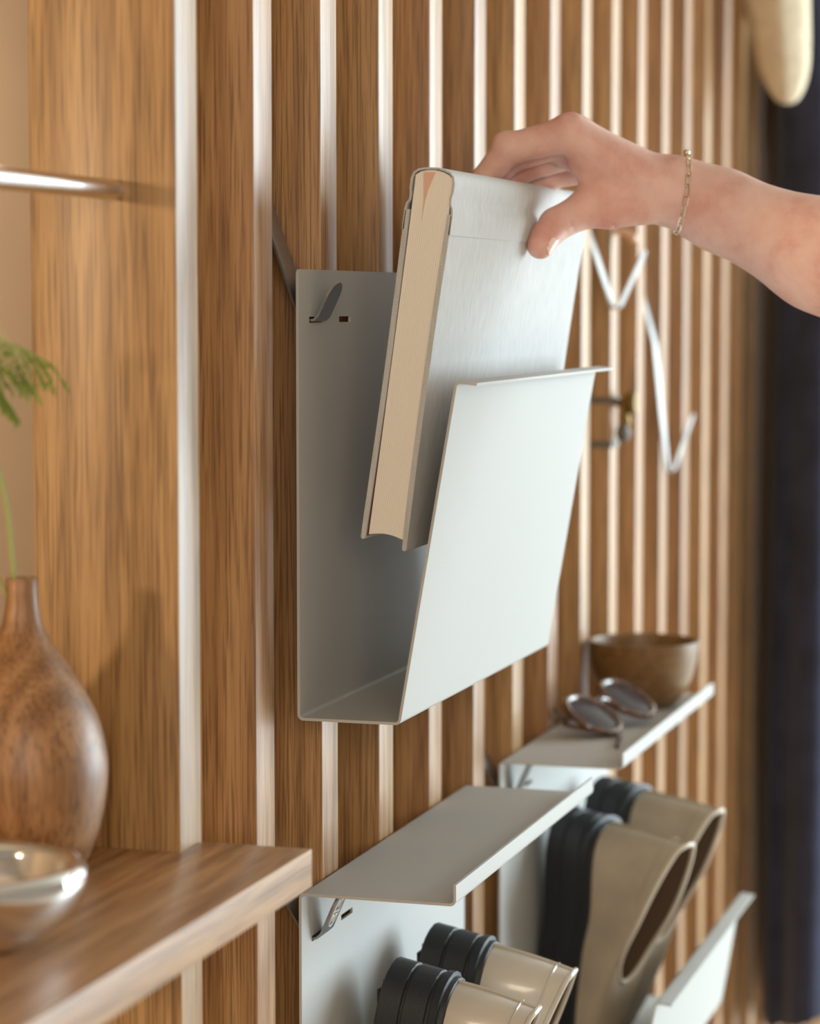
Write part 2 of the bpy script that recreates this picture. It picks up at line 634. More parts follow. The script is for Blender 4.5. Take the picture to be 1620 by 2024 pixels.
def resample(path, n):
    P = [Vector(p) for p in path]
    L = [0]
    for a, b in zip(P, P[1:]):
        L.append(L[-1] + (b - a).length)
    out = []
    for k in range(n):
        d = L[-1] * k / (n - 1)
        i = max(j for j in range(len(L)) if L[j] <= d + 1e-9)
        i = min(i, len(P) - 2)
        out.append(P[i].lerp(P[i + 1], (d - L[i]) / max(1e-9, L[i + 1] - L[i])))
    return out, L[-1]


def make_hook(xc, leg, tongue, label, hw=0.0132, tip=0.012, logo=False, group='bent steel strip hooks', mat=None):
    mat = mat or M_STEELD
    h = empty('strip_hook', (xc, 0.0, leg[-1][1]))
    tag(h, label, 'hook', group)
    bm = bmesh.new()
    p = bez([(0.0965, leg[0][1] + 0.05)] + leg[:-1], 0.003)
    strip(bm, p, xc, [hw] * len(p))
    finish(bm, 'back_leg', mat, h)
    path, Lg = resample(bez([leg[-2], leg[-1]] + tongue, 0.0022), 40)
    wd = []
    for k in range(40):
        s = Lg * (1 - k / 39)
        wd.append(hw if s > tip else max(0.0006, hw * math.sqrt(max(0, 1 - (1 - s / tip) ** 2))))
    bm = bmesh.new()
    strip(bm, [(q.x, q.y) for q in path], xc, wd)
    tg = finish(bm, 'tongue', mat, h, ang=50)
    if logo:
        # pale printed emblem: two rings inside an outline, small marks within
        a, b = Vector((tongue[-2][0], tongue[-2][1])), Vector((tongue[-1][0], tongue[-1][1]))
        d = (b - a).normalized()
        nrm = Vector((-d.y, d.x))
        if nrm.x > 0:
            nrm = -nrm

        def pt(u, v, off=0.00105):
            c = a + d * v + nrm * off
            return Vector((xc + u, c.x, c.y))
        bm = bmesh.new()
        ring = []
        for k in range(40):
            t = 2 * math.pi * k / 40
            ring.append(pt(0.0078 * math.sin(t) * (1 + 0.12 * math.cos(2 * t)), 0.0165 - 0.0125 * math.cos(t)))
        add_tube(bm, ring, 0.0005, 5, closed=True)
        for v0 in (0.0105, 0.0225):
            for sgn in (-1, 1):
                q = [pt(sgn * (0.003 + 0.0021 * math.cos(t)), v0 + 0.0032 * math.sin(t)) for t in [0.3 + 0.45 * j for j in range(9)]]
                add_tube(bm, q, 0.0006, 5)
        add_tube(bm, [pt(-0.0062, 0.0165), pt(-0.002, 0.0168), pt(0.002, 0.0162), pt(0.0062, 0.0165)], 0.00045, 5)
        o = finish(bm, 'emblem', M_LOGO, tg)
        o['label'] = 'pale printed emblem of rounded marks inside an oval outline'
    return h


PLEG = [(0.0965, 1.742), (0.0085, 1.4945), (0.0030, 1.4866), (-0.0050, 1.4866)]
PTON = [(-0.0080, 1.4893), (-0.0197, 1.5135)]
make_hook(PX0 + 0.0378, PLEG, PTON, 'short steel hook tongue through the near slot of the metal pocket')
make_hook(PX1 - 0.0378, PLEG, PTON, 'steel hook carrying the far end of the metal pocket behind the book')
ULEG = [(0.0965, 1.195), (0.0062, 1.0478), (0.0025, 1.0430), (-0.0050, 1.0430)]
UTON = [(-0.0085, 1.0462), (-0.0217, 1.0768)]
for (u, a, b), n, lg in ((UNITS[0], 'near', True), (UNITS[1], 'farther', False)):
    make_hook(a + 0.0378, ULEG, UTON, ('steel hook with printed emblem, under the near corner of the empty metal shelf' if lg else 'steel hook under the near corner of the shelf with sunglasses'), logo=lg)
    make_hook(b - 0.0378, ULEG, UTON, 'steel hook holding the far end of the ' + ('empty metal shelf' if lg else 'shelf with the wooden bowl'))
make_hook(1.200, [(0.0965, 1.777), (0.012, 1.556), (-0.0085, 1.4945), (-0.0125, 1.4915)], [(-0.0165, 1.4945), (-0.0440, 1.5540)],
          'empty V-shaped steel hook on the slats, right below the wrist', hw=0.0125, mat=M_HOOK)
make_hook(1.490, [(0.0965, 1.80), (0.0045, 1.45), (-0.0110, 1.3030), (-0.0150, 1.2995)], [(-0.0190, 1.3030), (-0.0420, 1.3700)],
          'empty V-shaped steel hook, lower and farther along the slats', hw=0.0125, mat=M_HOOK)

# ------------------------------------------------------------------ wooden shelf and clothes rail at the left
ZS = 1.1563
bm = bmesh.new()
# notched board: passes the end slat on its open side and runs past its front
outline = [(-1.25, -0.0752), (0.0340, -0.0752), (0.0340, -0.0006), (-0.0006, -0.0006), (-0.0006, 0.135), (-1.25, 0.135)]
bt = [bm.verts.new((x, y, ZS)) for x, y in outline]
bb = [bm.verts.new((x, y, ZS - 0.0245)) for x, y in outline]
bm.faces.new(bt)
bm.faces.new(bb[::-1])
for i in range(6):
    j = (i + 1) % 6
    bm.faces.new((bt[i], bt[j], bb[j], bb[i]))
bmesh.ops.bevel(bm, geom=bm.edges[:], offset=0.0008, segments=2, profile=0.5, affect='EDGES')
board = finish(bm, 'wooden_shelf', M_SHELF)
tag(board, 'thick oak shelf board notched round the end slat, carrying the vase', 'shelf')

bm = bmesh.new()
add_tube(bm, [(-1.25, 0.0401, 1.5683), (-0.6, 0.0401, 1.5683), (-0.0003, 0.0401, 1.5683)], 0.0064, 32)
tag(finish(bm, 'clothes_rail', M_RAIL), 'round steel clothes rail fixed to the side of the end slat', 'rail')
# far support of shelf and rail, outside the frame
bm = bmesh.new()
add_box(bm, (-1.286, 0.0, 0.0), (-1.2505, SD, 2.7), 0.0012, 2)
tag(finish(bm, 'support_post', M_SLAT), 'oak post carrying the far ends of the shelf and the rail', 'post')

# ------------------------------------------------------------------ wooden vase with fern
VX, VY = -0.080, 0.0685
prof = [(0.0, 0.0), (0.030, 0.0), (0.0330, 0.0012), (0.0365, 0.0055), (0.0438, 0.0225), (0.0482, 0.040), (0.0503, 0.058), (0.0497, 0.0722), (0.0449, 0.093),
        (0.0362, 0.1112), (0.0290, 0.1222), (0.0229, 0.1318), (0.0165, 0.1415), (0.0125, 0.1500), (0.0102, 0.1600), (0.0094, 0.1700), (0.0093, 0.1780), (0.0088, 0.1787), (0.0070, 0.1787),
        (0.0066, 0.1770), (0.0066, 0.150), (0.0, 0.149)]
sp = smooth_path([Vector((r, 0, z)) for r, z in prof[3:16]], 4)
prof2 = prof[:3] + [(p.x, p.z) for p in sp] + prof[16:]
bm = bmesh.new()
add_lathe(bm, prof2, 72)
vase = finish(bm, 'vase', M_VASE, ang=50)
vase.location = (VX, VY, ZS + 0.0002)
vase.rotation_euler = (0, 0, 0.6)
tag(vase, 'turned walnut bottle vase with narrow neck standing on the oak shelf', 'vase')

fern = empty('fern_sprig', (VX, VY, ZS + 0.16))
tag(fern, 'feathery green fern sprig standing in the wooden vase', 'plant')
bm = bmesh.new()
stem = smooth_path([(VX + 0.001, VY + 0.0035, ZS + 0.152), (VX + 0.0, VY + 0.0055, ZS + 0.185), (-0.087, 0.0770, 1.3907), (-0.105, 0.090, 1.45), (-0.130, 0.104, 1.478), (-0.150, 0.090, 1.480)], 8)
add_tube(bm, stem, [0.0022 - 0.0009 * i / len(stem) for i in range(len(stem))], 8)
finish(bm, 'stem', M_STEM, fern)


def frond(start, end, droop, nbr, blen, name, sc=1.0, mat=M_LEAF):
    bm = bmesh.new()
    s, e = Vector(start), Vector(end)
    rach = []
    for k in range(17):
        t = k / 16
        p = s.lerp(e, t)
        p.z += droop * (4 * t * (1 - t)) * 0.5
        rach.append(p)
    add_tube(bm, rach, [0.0011 * (1 - 0.6 * k / 16) for k in range(17)], 6)
    axis = (e - s).normalized()
    side = axis.cross(Vector((0, 0, 1))).normalized()
    rnd = random.Random(len(name) + int(1000 * abs(start[2])))
    for k in range(nbr):
        t = 0.12 + 0.86 * k / (nbr - 1)
        i = min(15, int(t * 16))
        base = rach[i].lerp(rach[i + 1], t * 16 - i)
        ln = blen * (1 - 0.55 * t) * rnd.uniform(0.75, 1.1)
        sg = 1 if k % 2 else -1
        d = (axis * rnd.uniform(0.75, 1.1) + side * sg * rnd.uniform(0.25, 0.7) + Vector((0, 0, rnd.uniform(-1.1, -0.35)))).normalized()
        pts = []
        for j in range(7):
            u = j / 6
            pts.append(base + d * ln * u + Vector((0, 0, -0.35 * ln * u * u)))
        add_tube(bm, pts, [0.0006 * (1 - 0.7 * j / 6) for j in range(7)], 5)
        # fine needles along the branchlet
        for j in range(int(26 * sc)):
            u = rnd.uniform(0.08, 1.0)
            q = base + d * ln * u + Vector((0, 0, -0.35 * ln * u * u))
            dirn = (d * 0.9 + Vector((rnd.uniform(-1, 1), rnd.uniform(-1, 1), rnd.uniform(-1, 0.7))) * 0.75).normalized()
            l2 = rnd.uniform(0.0025, 0.0045)
            w2 = dirn.orthogonal().normalized() * 0.00045
            w3 = dirn.cross(w2).normalized() * 0.00045
            b0 = [bm.verts.new(q + w2), bm.verts.new(q - w2 + w3), bm.verts.new(q - w2 - w3)]
            tp = bm.verts.new(q + dirn * l2)
            for a in range(3):
                bm.faces.new((b0[a], b0[(a + 1) % 3], tp))
    return finish(bm, name, mat, fern, ang=80)


frond((-0.150, 0.092, 1.492), (-0.124, 0.0290, 1.4650), 0.006, 17, 0.040, 'frond', 2.4)
frond((-0.150, 0.062, 1.462), (-0.140, 0.0430, 1.4370), 0.004, 14, 0.016, 'frond', 1.5)
frond((-0.160, 0.082, 1.474), (-0.130, 0.0380, 1.4540), 0.003, 12, 0.026, 'frond', 2.0)
frond((-0.250, 0.0400, 1.514), (-0.228, -0.0010, 1.4740), 0.006, 9, 0.010, 'frond', 0.4, M_DRY)
bm = bmesh.new()
st2 = smooth_path([(VX - 0.001, VY + 0.0015, ZS + 0.152), (VX - 0.012, VY + 0.015, ZS + 0.19), (-0.130, 0.105, 1.42), (-0.205, 0.085, 1.49), (-0.250, 0.0400, 1.514)], 8)
add_tube(bm, st2, 0.0011, 7)
finish(bm, 'stem', M_STEM, fern)

# ------------------------------------------------------------------ polished bowl on the oak shelf
dish = None
bm = bmesh.new()
pr = [(0.0, 0.0), (0.020, 0.0), (0.026, 0.0012), (0.040, 0.0085), (0.0515, 0.0200), (0.0575, 0.0300), (0.0595, 0.0360), (0.0590, 0.0415), (0.0560, 0.0450), (0.0520, 0.0452), (0.0488, 0.0425),
      (0.0470, 0.0370), (0.0420, 0.0260), (0.0320, 0.0145), (0.0180, 0.0085), (0.0, 0.0072)]
sp = smooth_path([Vector((r, 0, z)) for r, z in pr], 3)
add_lathe(bm, [(max(0, p.x), p.z) for p in sp], 72)
dish = finish(bm, 'steel_dish', M_CHROME, ang=60)
dish.location = (-0.252, 0.0155, ZS + 0.0003)
tag(dish, 'mirror-polished steel dish with thick rounded rim, in front of the vase', 'dish')

# ------------------------------------------------------------------ book
BO = Vector((0.236, -0.0582, 1.3277))
BV = Vector((0, -0.141, 0.990)).normalized()      # fore edge to spine
BW = Vector((0, -0.990, -0.141)).normalized()     # back to front
BL = 0.404
book = empty('book', BO)
tag(book, 'thick book bound in grey linen cloth, held spine up over the pocket', 'book')


def bookpt(u, v, w):
    return BO + Vector((u, 0, 0)) + BV * v + BW * w


def extrude_section(bm, sec, u0, u1, bev=0.0):
    a = [bm.verts.new(bookpt(u0, v, w)) for w, v in sec]
    b = [bm.verts.new(bookpt(u1, v, w)) for w, v in sec]
    n = len(sec)
    fs = [bm.faces.new(a), bm.faces.new(b[::-1])]
    for i in range(n):
        j = (i + 1) % n
        bm.faces.new((a[i], b[i], b[j], a[j]))
    if bev:
        es = list({e for f in fs for e in f.edges})
        bmesh.ops.bevel(bm, geom=es, offset=bev, segments=2, profile=0.6, affect='EDGES')


def board_section(sgn, w_in, w_out, v0, v1, curve=0.0):
    """one cover board seen from its end; rounded at the fore edge"""
    t = w_out - w_in
    pts = []
    for k in range(7):
        a = math.pi + math.pi * k / 6
        pts.append((sgn * (w_in + t / 2 + math.cos(a) * t / 2), v0 + t / 2 + math.sin(a) * t / 2))
    for k in range(1, 13):
        v = v0 + (v1 - v0) * k / 12
        pts.append((sgn * (w_out - curve * math.sin(math.pi * (v - v0) / (v1 - v0))), v))
    for k in range(12, 0, -1):
        v = v0 + (v1 - v0) * k / 12
        pts.append((sgn * (w_in - curve * math.sin(math.pi * (v - v0) / (v1 - v0))), v))
    return pts


WO = 0.0173
bm = bmesh.new()
extrude_section(bm, board_section(1, WO - 0.0036, WO, 0.0, 0.236, 0.0012), 0, BL, 0.0006)
finish(bm, 'front_cover', M_CLOTH, book)
bm = bmesh.new()
extrude_section(bm, board_section(-1, WO - 0.0036, WO, 0.0035, 0.236, 0.0010), 0, BL, 0.0006)
finish(bm, 'back_cover', M_CLOTH, book)
# spine: wraps over the top, with a joint groove on both sides
sec_o, sec_i = [], []
half = [(WO + 0.0003, 0.222), (WO + 0.0003, 0.236), (WO - 0.0003, 0.2400), (WO - 0.0020, 0.2435), (WO - 0.0021, 0.2470), (WO - 0.0013, 0.2515), (WO - 0.0013, 0.2575), (WO - 0.0026, 0.2622), (WO - 0.0055, 0.2648), (WO - 0.0100, 0.2662), (WO - 0.0145, 0.2669)]
for w, v in half:
    sec_o.append((w, v))
for w, v in half[::-1]:
    sec_o.append((-w, v - (0.0005 if v > 0.24 else 0)))
tt = 0.0014
inner = []
n = len(sec_o)
for i, (w, v) in enumerate(sec_o):
    p0 = Vector(sec_o[max(0, i - 1)])
    p1 = Vector(sec_o[min(n - 1, i + 1)])
    tg = (p1 - p0).normalized()
    nn = Vector((-tg.y, tg.x))
    if nn.dot(Vector((0, 0.2)) - Vector((w, v))) < 0:
        nn = -nn
    inner.append((w + nn.x * tt, v + nn.y * tt))
bm = bmesh.new()
extrude_section(bm, sec_o + inner[::-1], 0, BL, 0.0)
finish(bm, 'spine', M_CLOTH, book)
# page block: rounded at the spine, set back from the cover ends
pw0, pw1 = -0.0118, 0.0141
sec = []
for k in range(13):
    t = k / 12
    sec.append((pw0 + (pw1 - pw0) * t, 0.0075 + 0.0022 * math.sin(math.pi * t)))
for k in range(1, 10):
    t = k / 9
    sec.append((pw1 + 0.0004 * math.sin(math.pi * t), 0.0075 + (0.2600 - 0.0075) * t))
for k in range(1, 9):
    t = k / 8
    sec.append((pw1 + (pw0 - pw1 - 0.0012) * t, 0.2600 + 0.0049 * math.sin(math.pi * t) ** 0.6))
for k in range(1, 9):
    t = k / 9
    sec.append((pw0 - 0.0012 * (1 - t) ** 2 - 0.0018 * math.sin(math.pi * t) * 0, 0.2600 + (0.0075 - 0.2600) * t))
bm = bmesh.new()
extrude_section(bm, sec, 0.0012, BL - 0.0012, 0.0)
finish(bm, 'page_block', M_PAGES, book)
bm = bmesh.new()
extrude_section(bm, [(-0.0135, 0.006), (-0.0110, 0.0075), (-0.0122, 0.2500), (-0.0135, 0.2500)], 0.0022, BL - 0.0022)
finish(bm, 'endpaper', M_END, book)['label'] = 'dark maroon endpaper beside the pages'
bm = bmesh.new()
extrude_section(bm, [(-0.0075, 0.2625), (-0.0060, 0.2520), (-0.0048, 0.2440), (-0.0042, 0.2300), (-0.0036, 0.2440), (-0.0022, 0.2520), (0.0010, 0.2635)], 0.0007, 0.0020)
finish(bm, 'headband', M_BAND, book)['label'] = 'pinkish cloth headband between pages and spine'

# ------------------------------------------------------------------ arm and hand: one continuous surface from a smooth distance field
def rc(P, a, b, ra, rb):
    """signed distance to a tapered capsule"""
    a = np.array(a); b = np.array(b)
    ba = b - a
    h = np.clip(((P - a) @ ba) / (ba @ ba), 0, 1)
    return np.linalg.norm(P - a - h[:, None] * ba, axis=1) - (ra + (rb - ra) * h)


def ell(P, c, ax, r):
    """ellipsoid with axes rows ax and radii r"""
    q = (P - np.array(c)) @ np.array(ax).T / np.array(r)
    k0 = np.linalg.norm(q, axis=1)
    k1 = np.linalg.norm(q / np.array(r), axis=1)
    return k0 * (k0 - 1.0) / np.maximum(k1, 1e-9)


def smin(a, b, k):
    h = np.maximum(k - np.abs(a - b), 0) / k
    return np.minimum(a, b) - h * h * h * k / 6


# joints (metres): index finger nearest the camera
FINGERS = {
    'index': [(0.4800, -0.1330, 1.6290), (0.4755, -0.0850, 1.6175), (0.4735, -0.0660, 1.5945), (0.4735, -0.0655, 1.5735)],
    'middle': [(0.5030, -0.1320, 1.6290), (0.5000, -0.0790, 1.6120), (0.4980, -0.0600, 1.5890), (0.4975, -0.0605, 1.5650)],
    'ring': [(0.5250, -0.1360, 1.6200), (0.5230, -0.0860, 1.6060), (0.5210, -0.0630, 1.5860), (0.5200, -0.0610, 1.5640)],
    'little': [(0.5450, -0.1430, 1.6080), (0.5450, -0.1010, 1.5990), (0.5440, -0.0790, 1.5850), (0.5430, -0.0690, 1.5680)],
}
FR = {'index': (0.0143, 0.0124, 0.0101, 0.0088), 'middle': (0.0143, 0.0124, 0.0102, 0.0089), 'ring': (0.0137, 0.0117, 0.0098, 0.0085), 'little': (0.0125, 0.0104, 0.0088, 0.0077)}
WR = (0.5250, -0.2080, 1.5855)
THUMB = [(0.5180, -0.1930, 1.5840), (0.4940, -0.1480, 1.5740), (0.4720, -0.1240, 1.5590), (0.4540, -0.1168, 1.5420)]
TR = (0.0180, 0.0154, 0.0128, 0.0100)
ARM = [(0.5250, -0.2080, 1.5855), (0.5250, -0.2417, 1.5712), (0.5210, -0.3215, 1.5355), (0.5100, -0.4311, 1.4860), (0.4950, -0.5000, 1.4560)]
AR = (0.0262, 0.0296, 0.0408, 0.0475, 0.0450)
UPARM = (0.40, -0.62, 1.28)


def hand_sdf(P):
    # palm: a fan of metacarpals
    d = None
    for nm in FINGERS:
        m = FINGERS[nm][0]
        off = {'index': -0.012, 'middle': -0.003, 'ring': 0.006, 'little': 0.013}[nm]
        w = (WR[0] + off, WR[1] + 0.010, WR[2] + 0.002)
        c = rc(P, w, m, 0.0190, FR[nm][0] + 0.0008)
        d = c if d is None else smin(d, c, 0.014)
    # pads of the palm and first web
    d = smin(d, rc(P, (0.530, -0.180, 1.583), (0.535, -0.148, 1.600), 0.016, 0.014), 0.014)
    d = smin(d, rc(P, THUMB[0], THUMB[1], TR[0], TR[1]), 0.018)
    d = smin(d, rc(P, (0.503, -0.158, 1.590), (0.493, -0.140, 1.606), 0.015, 0.0105), 0.016)
    d = smin(d, rc(P, (0.512, -0.172, 1.600), (0.492, -0.145, 1.613), 0.017, 0.0115), 0.016)
    # thumb with a pad and a slight waist
    t = rc(P, THUMB[1], THUMB[2], TR[1] - 0.0006, TR[2])
    t = smin(t, rc(P, THUMB[2], THUMB[3], TR[2] - 0.0004, TR[3]), 0.006)
    t = smin(t, rc(P, (0.4620, -0.1170, 1.5510), (0.4540, -0.1155, 1.5430), 0.0102, 0.0092), 0.005)
    d = smin(d, t, 0.012)
    # arm
    for i in range(len(ARM) - 1):
        d = smin(d, rc(P, ARM[i], ARM[i + 1], AR[i], AR[i + 1]), 0.022)
    d = smin(d, rc(P, ARM[-1], UPARM, 0.045, 0.055), 0.02)
    # bony bump on the outer wrist and knuckles
    d = smin(d, rc(P, (0.513, -0.2150, 1.6010), (0.516, -0.2250, 1.5965), 0.0085, 0.0095), 0.014)
    # fingers
    fd = None
    for nm, J in FINGERS.items():
        r = FR[nm]
        f = rc(P, J[0], J[1], r[0] - 0.0008, r[1])
        f = smin(f, rc(P, J[1], J[2], r[1] - 0.0004, r[2]), 0.005)
        f = smin(f, rc(P, J[2], J[3], r[2] - 0.0003, r[3]), 0.004)
        # knuckle at the middle joint
        k = Vector(J[1]) + Vector((0, 0.002, 0.0035))
        f = smin(f, np.linalg.norm(P - np.array(k), axis=1) - (r[1] - 0.0018), 0.006)
        fd = f if fd is None else smin(fd, f, 0.0022)
    d = smin(d, fd, 0.009)
    # hollow of the palm behind the web, thenar bulge
    d = smin(d, rc(P, (0.517, -0.150, 1.6060), (0.512, -0.122, 1.6130), 0.0150, 0.0095), 0.010)
    d = smin(d, rc(P, (0.505, -0.186, 1.5730), (0.497, -0.162, 1.5690), 0.0135, 0.0130), 0.012)
    # skin creases: web fold, thumb joint, wrist
    for a_, b_, r_ in (((0.4672, -0.1290, 1.6130), (0.4770, -0.1440, 1.5970), 0.0013), ((0.4770, -0.1440, 1.5970), (0.4805, -0.1430, 1.5860), 0.0012),
                       ((0.4590, -0.1330, 1.5580), (0.4680, -0.1360, 1.5505), 0.0009), ((0.4650, -0.1365, 1.5620), (0.4730, -0.1385, 1.5545), 0.0008),
                       ((0.4880, -0.1620, 1.5620), (0.5020, -0.1700, 1.5560), 0.0010), ((0.4840, -0.1580, 1.5700), (0.4950, -0.1660, 1.5580), 0.0009)):
        c_ = rc(P, a_, b_, r_, r_ * 0.6)
        h_ = np.maximum(0.003 - np.abs(d + c_), 0) / 0.003
        d = np.maximum(d, -c_) + h_ * h_ * h_ * 0.0005
    # tendons over the back of the hand
    for nm in ('index', 'middle'):
        m = FINGERS[nm][0]
        d = smin(d, rc(P, (m[0], m[1] - 0.002, m[2] + 0.0085), (WR[0] - 0.004, WR[1] + 0.016, WR[2] + 0.0165), 0.0058, 0.0035), 0.007)
    # knuckle bumps
    for nm in FINGERS:
        m = Vector(FINGERS[nm][0]) + Vector((0, 0.001, 0.0048))
        d = smin(d, np.linalg.norm(P - np.array(m), axis=1) - 0.0098, 0.008)
    return d


def surface_net(sdf, lo, hi, h):
    n = [int(math.ceil((b - a) / h)) + 1 for a, b in zip(lo, hi)]
    xs = [lo[i] + h * np.arange(n[i]) for i in range(3)]
    V = np.empty(n)
    Y, Z = np.meshgrid(xs[1], xs[2], indexing='ij')
    for i in range(n[0]):
        P = np.stack([np.full(Y.size, xs[0][i]), Y.ravel(), Z.ravel()], 1)
        V[i] = sdf(P).reshape(Y.shape)
    S = V < 0
    c = np.zeros([k - 1 for k in n], int)
    for a in (0, 1):
        for b in (0, 1):
            for e in (0, 1):
                c += S[a:n[0] - 1 + a, b:n[1] - 1 + b, e:n[2] - 1 + e]
    act = (c > 0) & (c < 8)
    idx = -np.ones(act.shape, int)
    cells = np.argwhere(act)
    idx[act] = np.arange(len(cells))
    acc = np.zeros((len(cells), 3))
    cnt = np.zeros(len(cells))
    cor = [(a, b, e) for a in (0, 1) for b in (0, 1) for e in (0, 1)]
    for i, p in enumerate(cor):
        for q in cor[i + 1:]:
            if sum(abs(p[k] - q[k]) for k in range(3)) != 1:
                continue
            va = V[cells[:, 0] + p[0], cells[:, 1] + p[1], cells[:, 2] + p[2]]
            vb = V[cells[:, 0] + q[0], cells[:, 1] + q[1], cells[:, 2] + q[2]]
            m = (va < 0) != (vb < 0)
            t = np.where(m, va / np.where(m, va - vb, 1), 0)
            pt = np.array(p)[None] + t[:, None] * (np.array(q) - np.array(p))[None]
            acc[m] += pt[m]
            cnt[m] += 1
    verts = np.array(lo) + h * (cells + acc / cnt[:, None])
    faces = []
    for ax in range(3):
        sl0 = [slice(None)] * 3
        sl1 = [slice(None)] * 3
        sl0[ax] = slice(0, n[ax] - 1)
        sl1[ax] = slice(1, n[ax])
        ch = S[tuple(sl0)] != S[tuple(sl1)]
        u, v = [k for k in range(3) if k != ax]
        E = np.argwhere(ch)
        E = E[(E[:, u] > 0) & (E[:, v] > 0) & (E[:, u] < n[u] - 1) & (E[:, v] < n[v] - 1)]
        ins = S[E[:, 0], E[:, 1], E[:, 2]]
        def cell(du, dv):
            q = E.copy()
            q[:, u] -= du
            q[:, v] -= dv
            return idx[q[:, 0], q[:, 1], q[:, 2]]
        Q = np.stack([cell(1, 1), cell(0, 1), cell(0, 0), cell(1, 0)], 1)
        fl = ins if ax != 1 else ~ins
        Q[~fl] = Q[~fl][:, ::-1]
        faces.append(Q)
    return verts, np.concatenate(faces)


vh, fh = surface_net(hand_sdf, (0.435, -0.56, 1.42), (0.582, -0.035, 1.665), 0.0018)
me = bpy.data.meshes.new('person')
me.from_pydata(vh.tolist(), [], fh.tolist())
bm = bmesh.new()
bm.from_mesh(me)
bmesh.ops.recalc_face_normals(bm, faces=bm.faces)
for _ in range(3):
    bmesh.ops.smooth_vert(bm, verts=bm.verts, factor=0.5, use_axis_x=True, use_axis_y=True, use_axis_z=True)
bd = [e for e in bm.edges if e.is_boundary]
if bd:
    bmesh.ops.holes_fill(bm, edges=bd, sides=0)
for f in bm.faces:
    f.smooth = True
bm.to_mesh(me)
bm.free()
me.materials.append(M_SKIN)
# natural redness of finger tips, knuckles and the thumb web
co = np.empty(len(me.vertices) * 3)
me.vertices.foreach_get('co', co)
co = co.reshape(-1, 3)
fl = np.zeros(len(co))
for p_, sg, am in [(THUMB[3], 0.014, 0.95), (THUMB[2], 0.014, 0.35), (THUMB[1], 0.022, 0.55), (FINGERS['index'][1], 0.013, 0.5), (FINGERS['index'][0], 0.016, 0.45), (FINGERS['middle'][1], 0.013, 0.5), (FINGERS['middle'][0], 0.014, 0.4), ((0.507, -0.170, 1.575), 0.02, 0.45)]:
    fl += am * np.exp(-(np.linalg.norm(co - np.array(p_), axis=1) / sg) ** 2)
fl = np.clip(fl, 0, 1)
at = me.color_attributes.new('flush', 'FLOAT_COLOR', 'POINT')
at.data.foreach_set('color', np.stack([fl, fl, fl, np.ones_like(fl)], 1).ravel())
person = bpy.data.objects.new('person', me)
COL.objects.link(person)
tag(person, 'bare forearm and right hand lifting the cloth book by its spine', 'person')


def nail(center, nrm, along, ln, wd, parent):
    c, n_, a_ = Vector(center), Vector(nrm).normalized(), Vector(along).normalized()
    a_ = (a_ - n_ * a_.dot(n_)).normalized()
    s_ = n_.cross(a_)
    bm = bmesh.new()
    rows = []
    for i in range(9):
        v = -1 + 2 * i / 8
        hw = wd / 2 * (1 if abs(v) < 0.5 else math.sqrt(max(0.02, 1 - ((abs(v) - 0.5) / 0.5) ** 2)))
        row = []
        for j in range(9):
            u = -1 + 2 * j / 8
            row.append(bm.verts.new(c + a_ * v * ln / 2 + s_ * hw * u - n_ * (0.0022 * (hw * u / (wd / 2)) ** 2 + 0.0006 * max(0, v) ** 2)))
        rows.append(row)
    for i in range(8):
        for j in range(8):
            bm.faces.new((rows[i][j], rows[i][j + 1], rows[i + 1][j + 1], rows[i + 1][j]))
    g = bmesh.ops.solidify(bm, geom=bm.faces[:], thickness=0.0005)
    return finish(bm, 'fingernail', M_NAIL, parent, ang=60)


def on_surface(p, d, lo=0.0, hi=0.03):
    """distance along d from p to the skin"""
    p = np.array(p); d = np.array(Vector(d).normalized())
    t = np.linspace(lo, hi, 400)
    v = hand_sdf(p[None] + t[:, None] * d[None])
    k = np.argmax(v > 0)
    return Vector(p + d * t[k])


tn = Vector((-0.25, -0.90, -0.25))
nail(on_surface((0.4560, -0.1166, 1.5440), tn) + tn.normalized() * 0.0002, tn, (-0.6, 0.1, -0.8), 0.0140, 0.0125, person)
nn = Vector((-0.1, 1, 0.05))
for nm in FINGERS:
    J = FINGERS[nm]
    q = Vector(J[2]).lerp(Vector(J[3]), 0.75)
    nail(on_surface(q, nn), nn, Vector(J[3]) - Vector(J[2]), 0.0115, 0.0105, person)

# rolled sleeve over the elbow, outside the frame
M_SLEEVE = mat_plain('grey_knit', (0.42, 0.41, 0.39), rough=0.9, bump=0.5, bscale=250, bdist=0.002)
bm = bmesh.new()
path = smooth_path([(0.5085, -0.452, 1.4770), (0.5000, -0.490, 1.4600), (0.4850, -0.545, 1.4420), (0.4600, -0.610, 1.4400), (0.4200, -0.700, 1.4600), (0.3900, -0.800, 1.4900)], 6)
add_tube(bm, path, [0.0560 + 0.012 * min(1, k / 8) + 0.0016 * math.sin(k * 1.9) for k in range(len(path))], 40)
add_tube(bm, [path[0].lerp(path[1], -0.3), path[0], path[1], path[2]], [0.0500, 0.0560, 0.0580, 0.0555], 40)
finish(bm, 'sleeve', M_SLEEVE, person, ang=70)

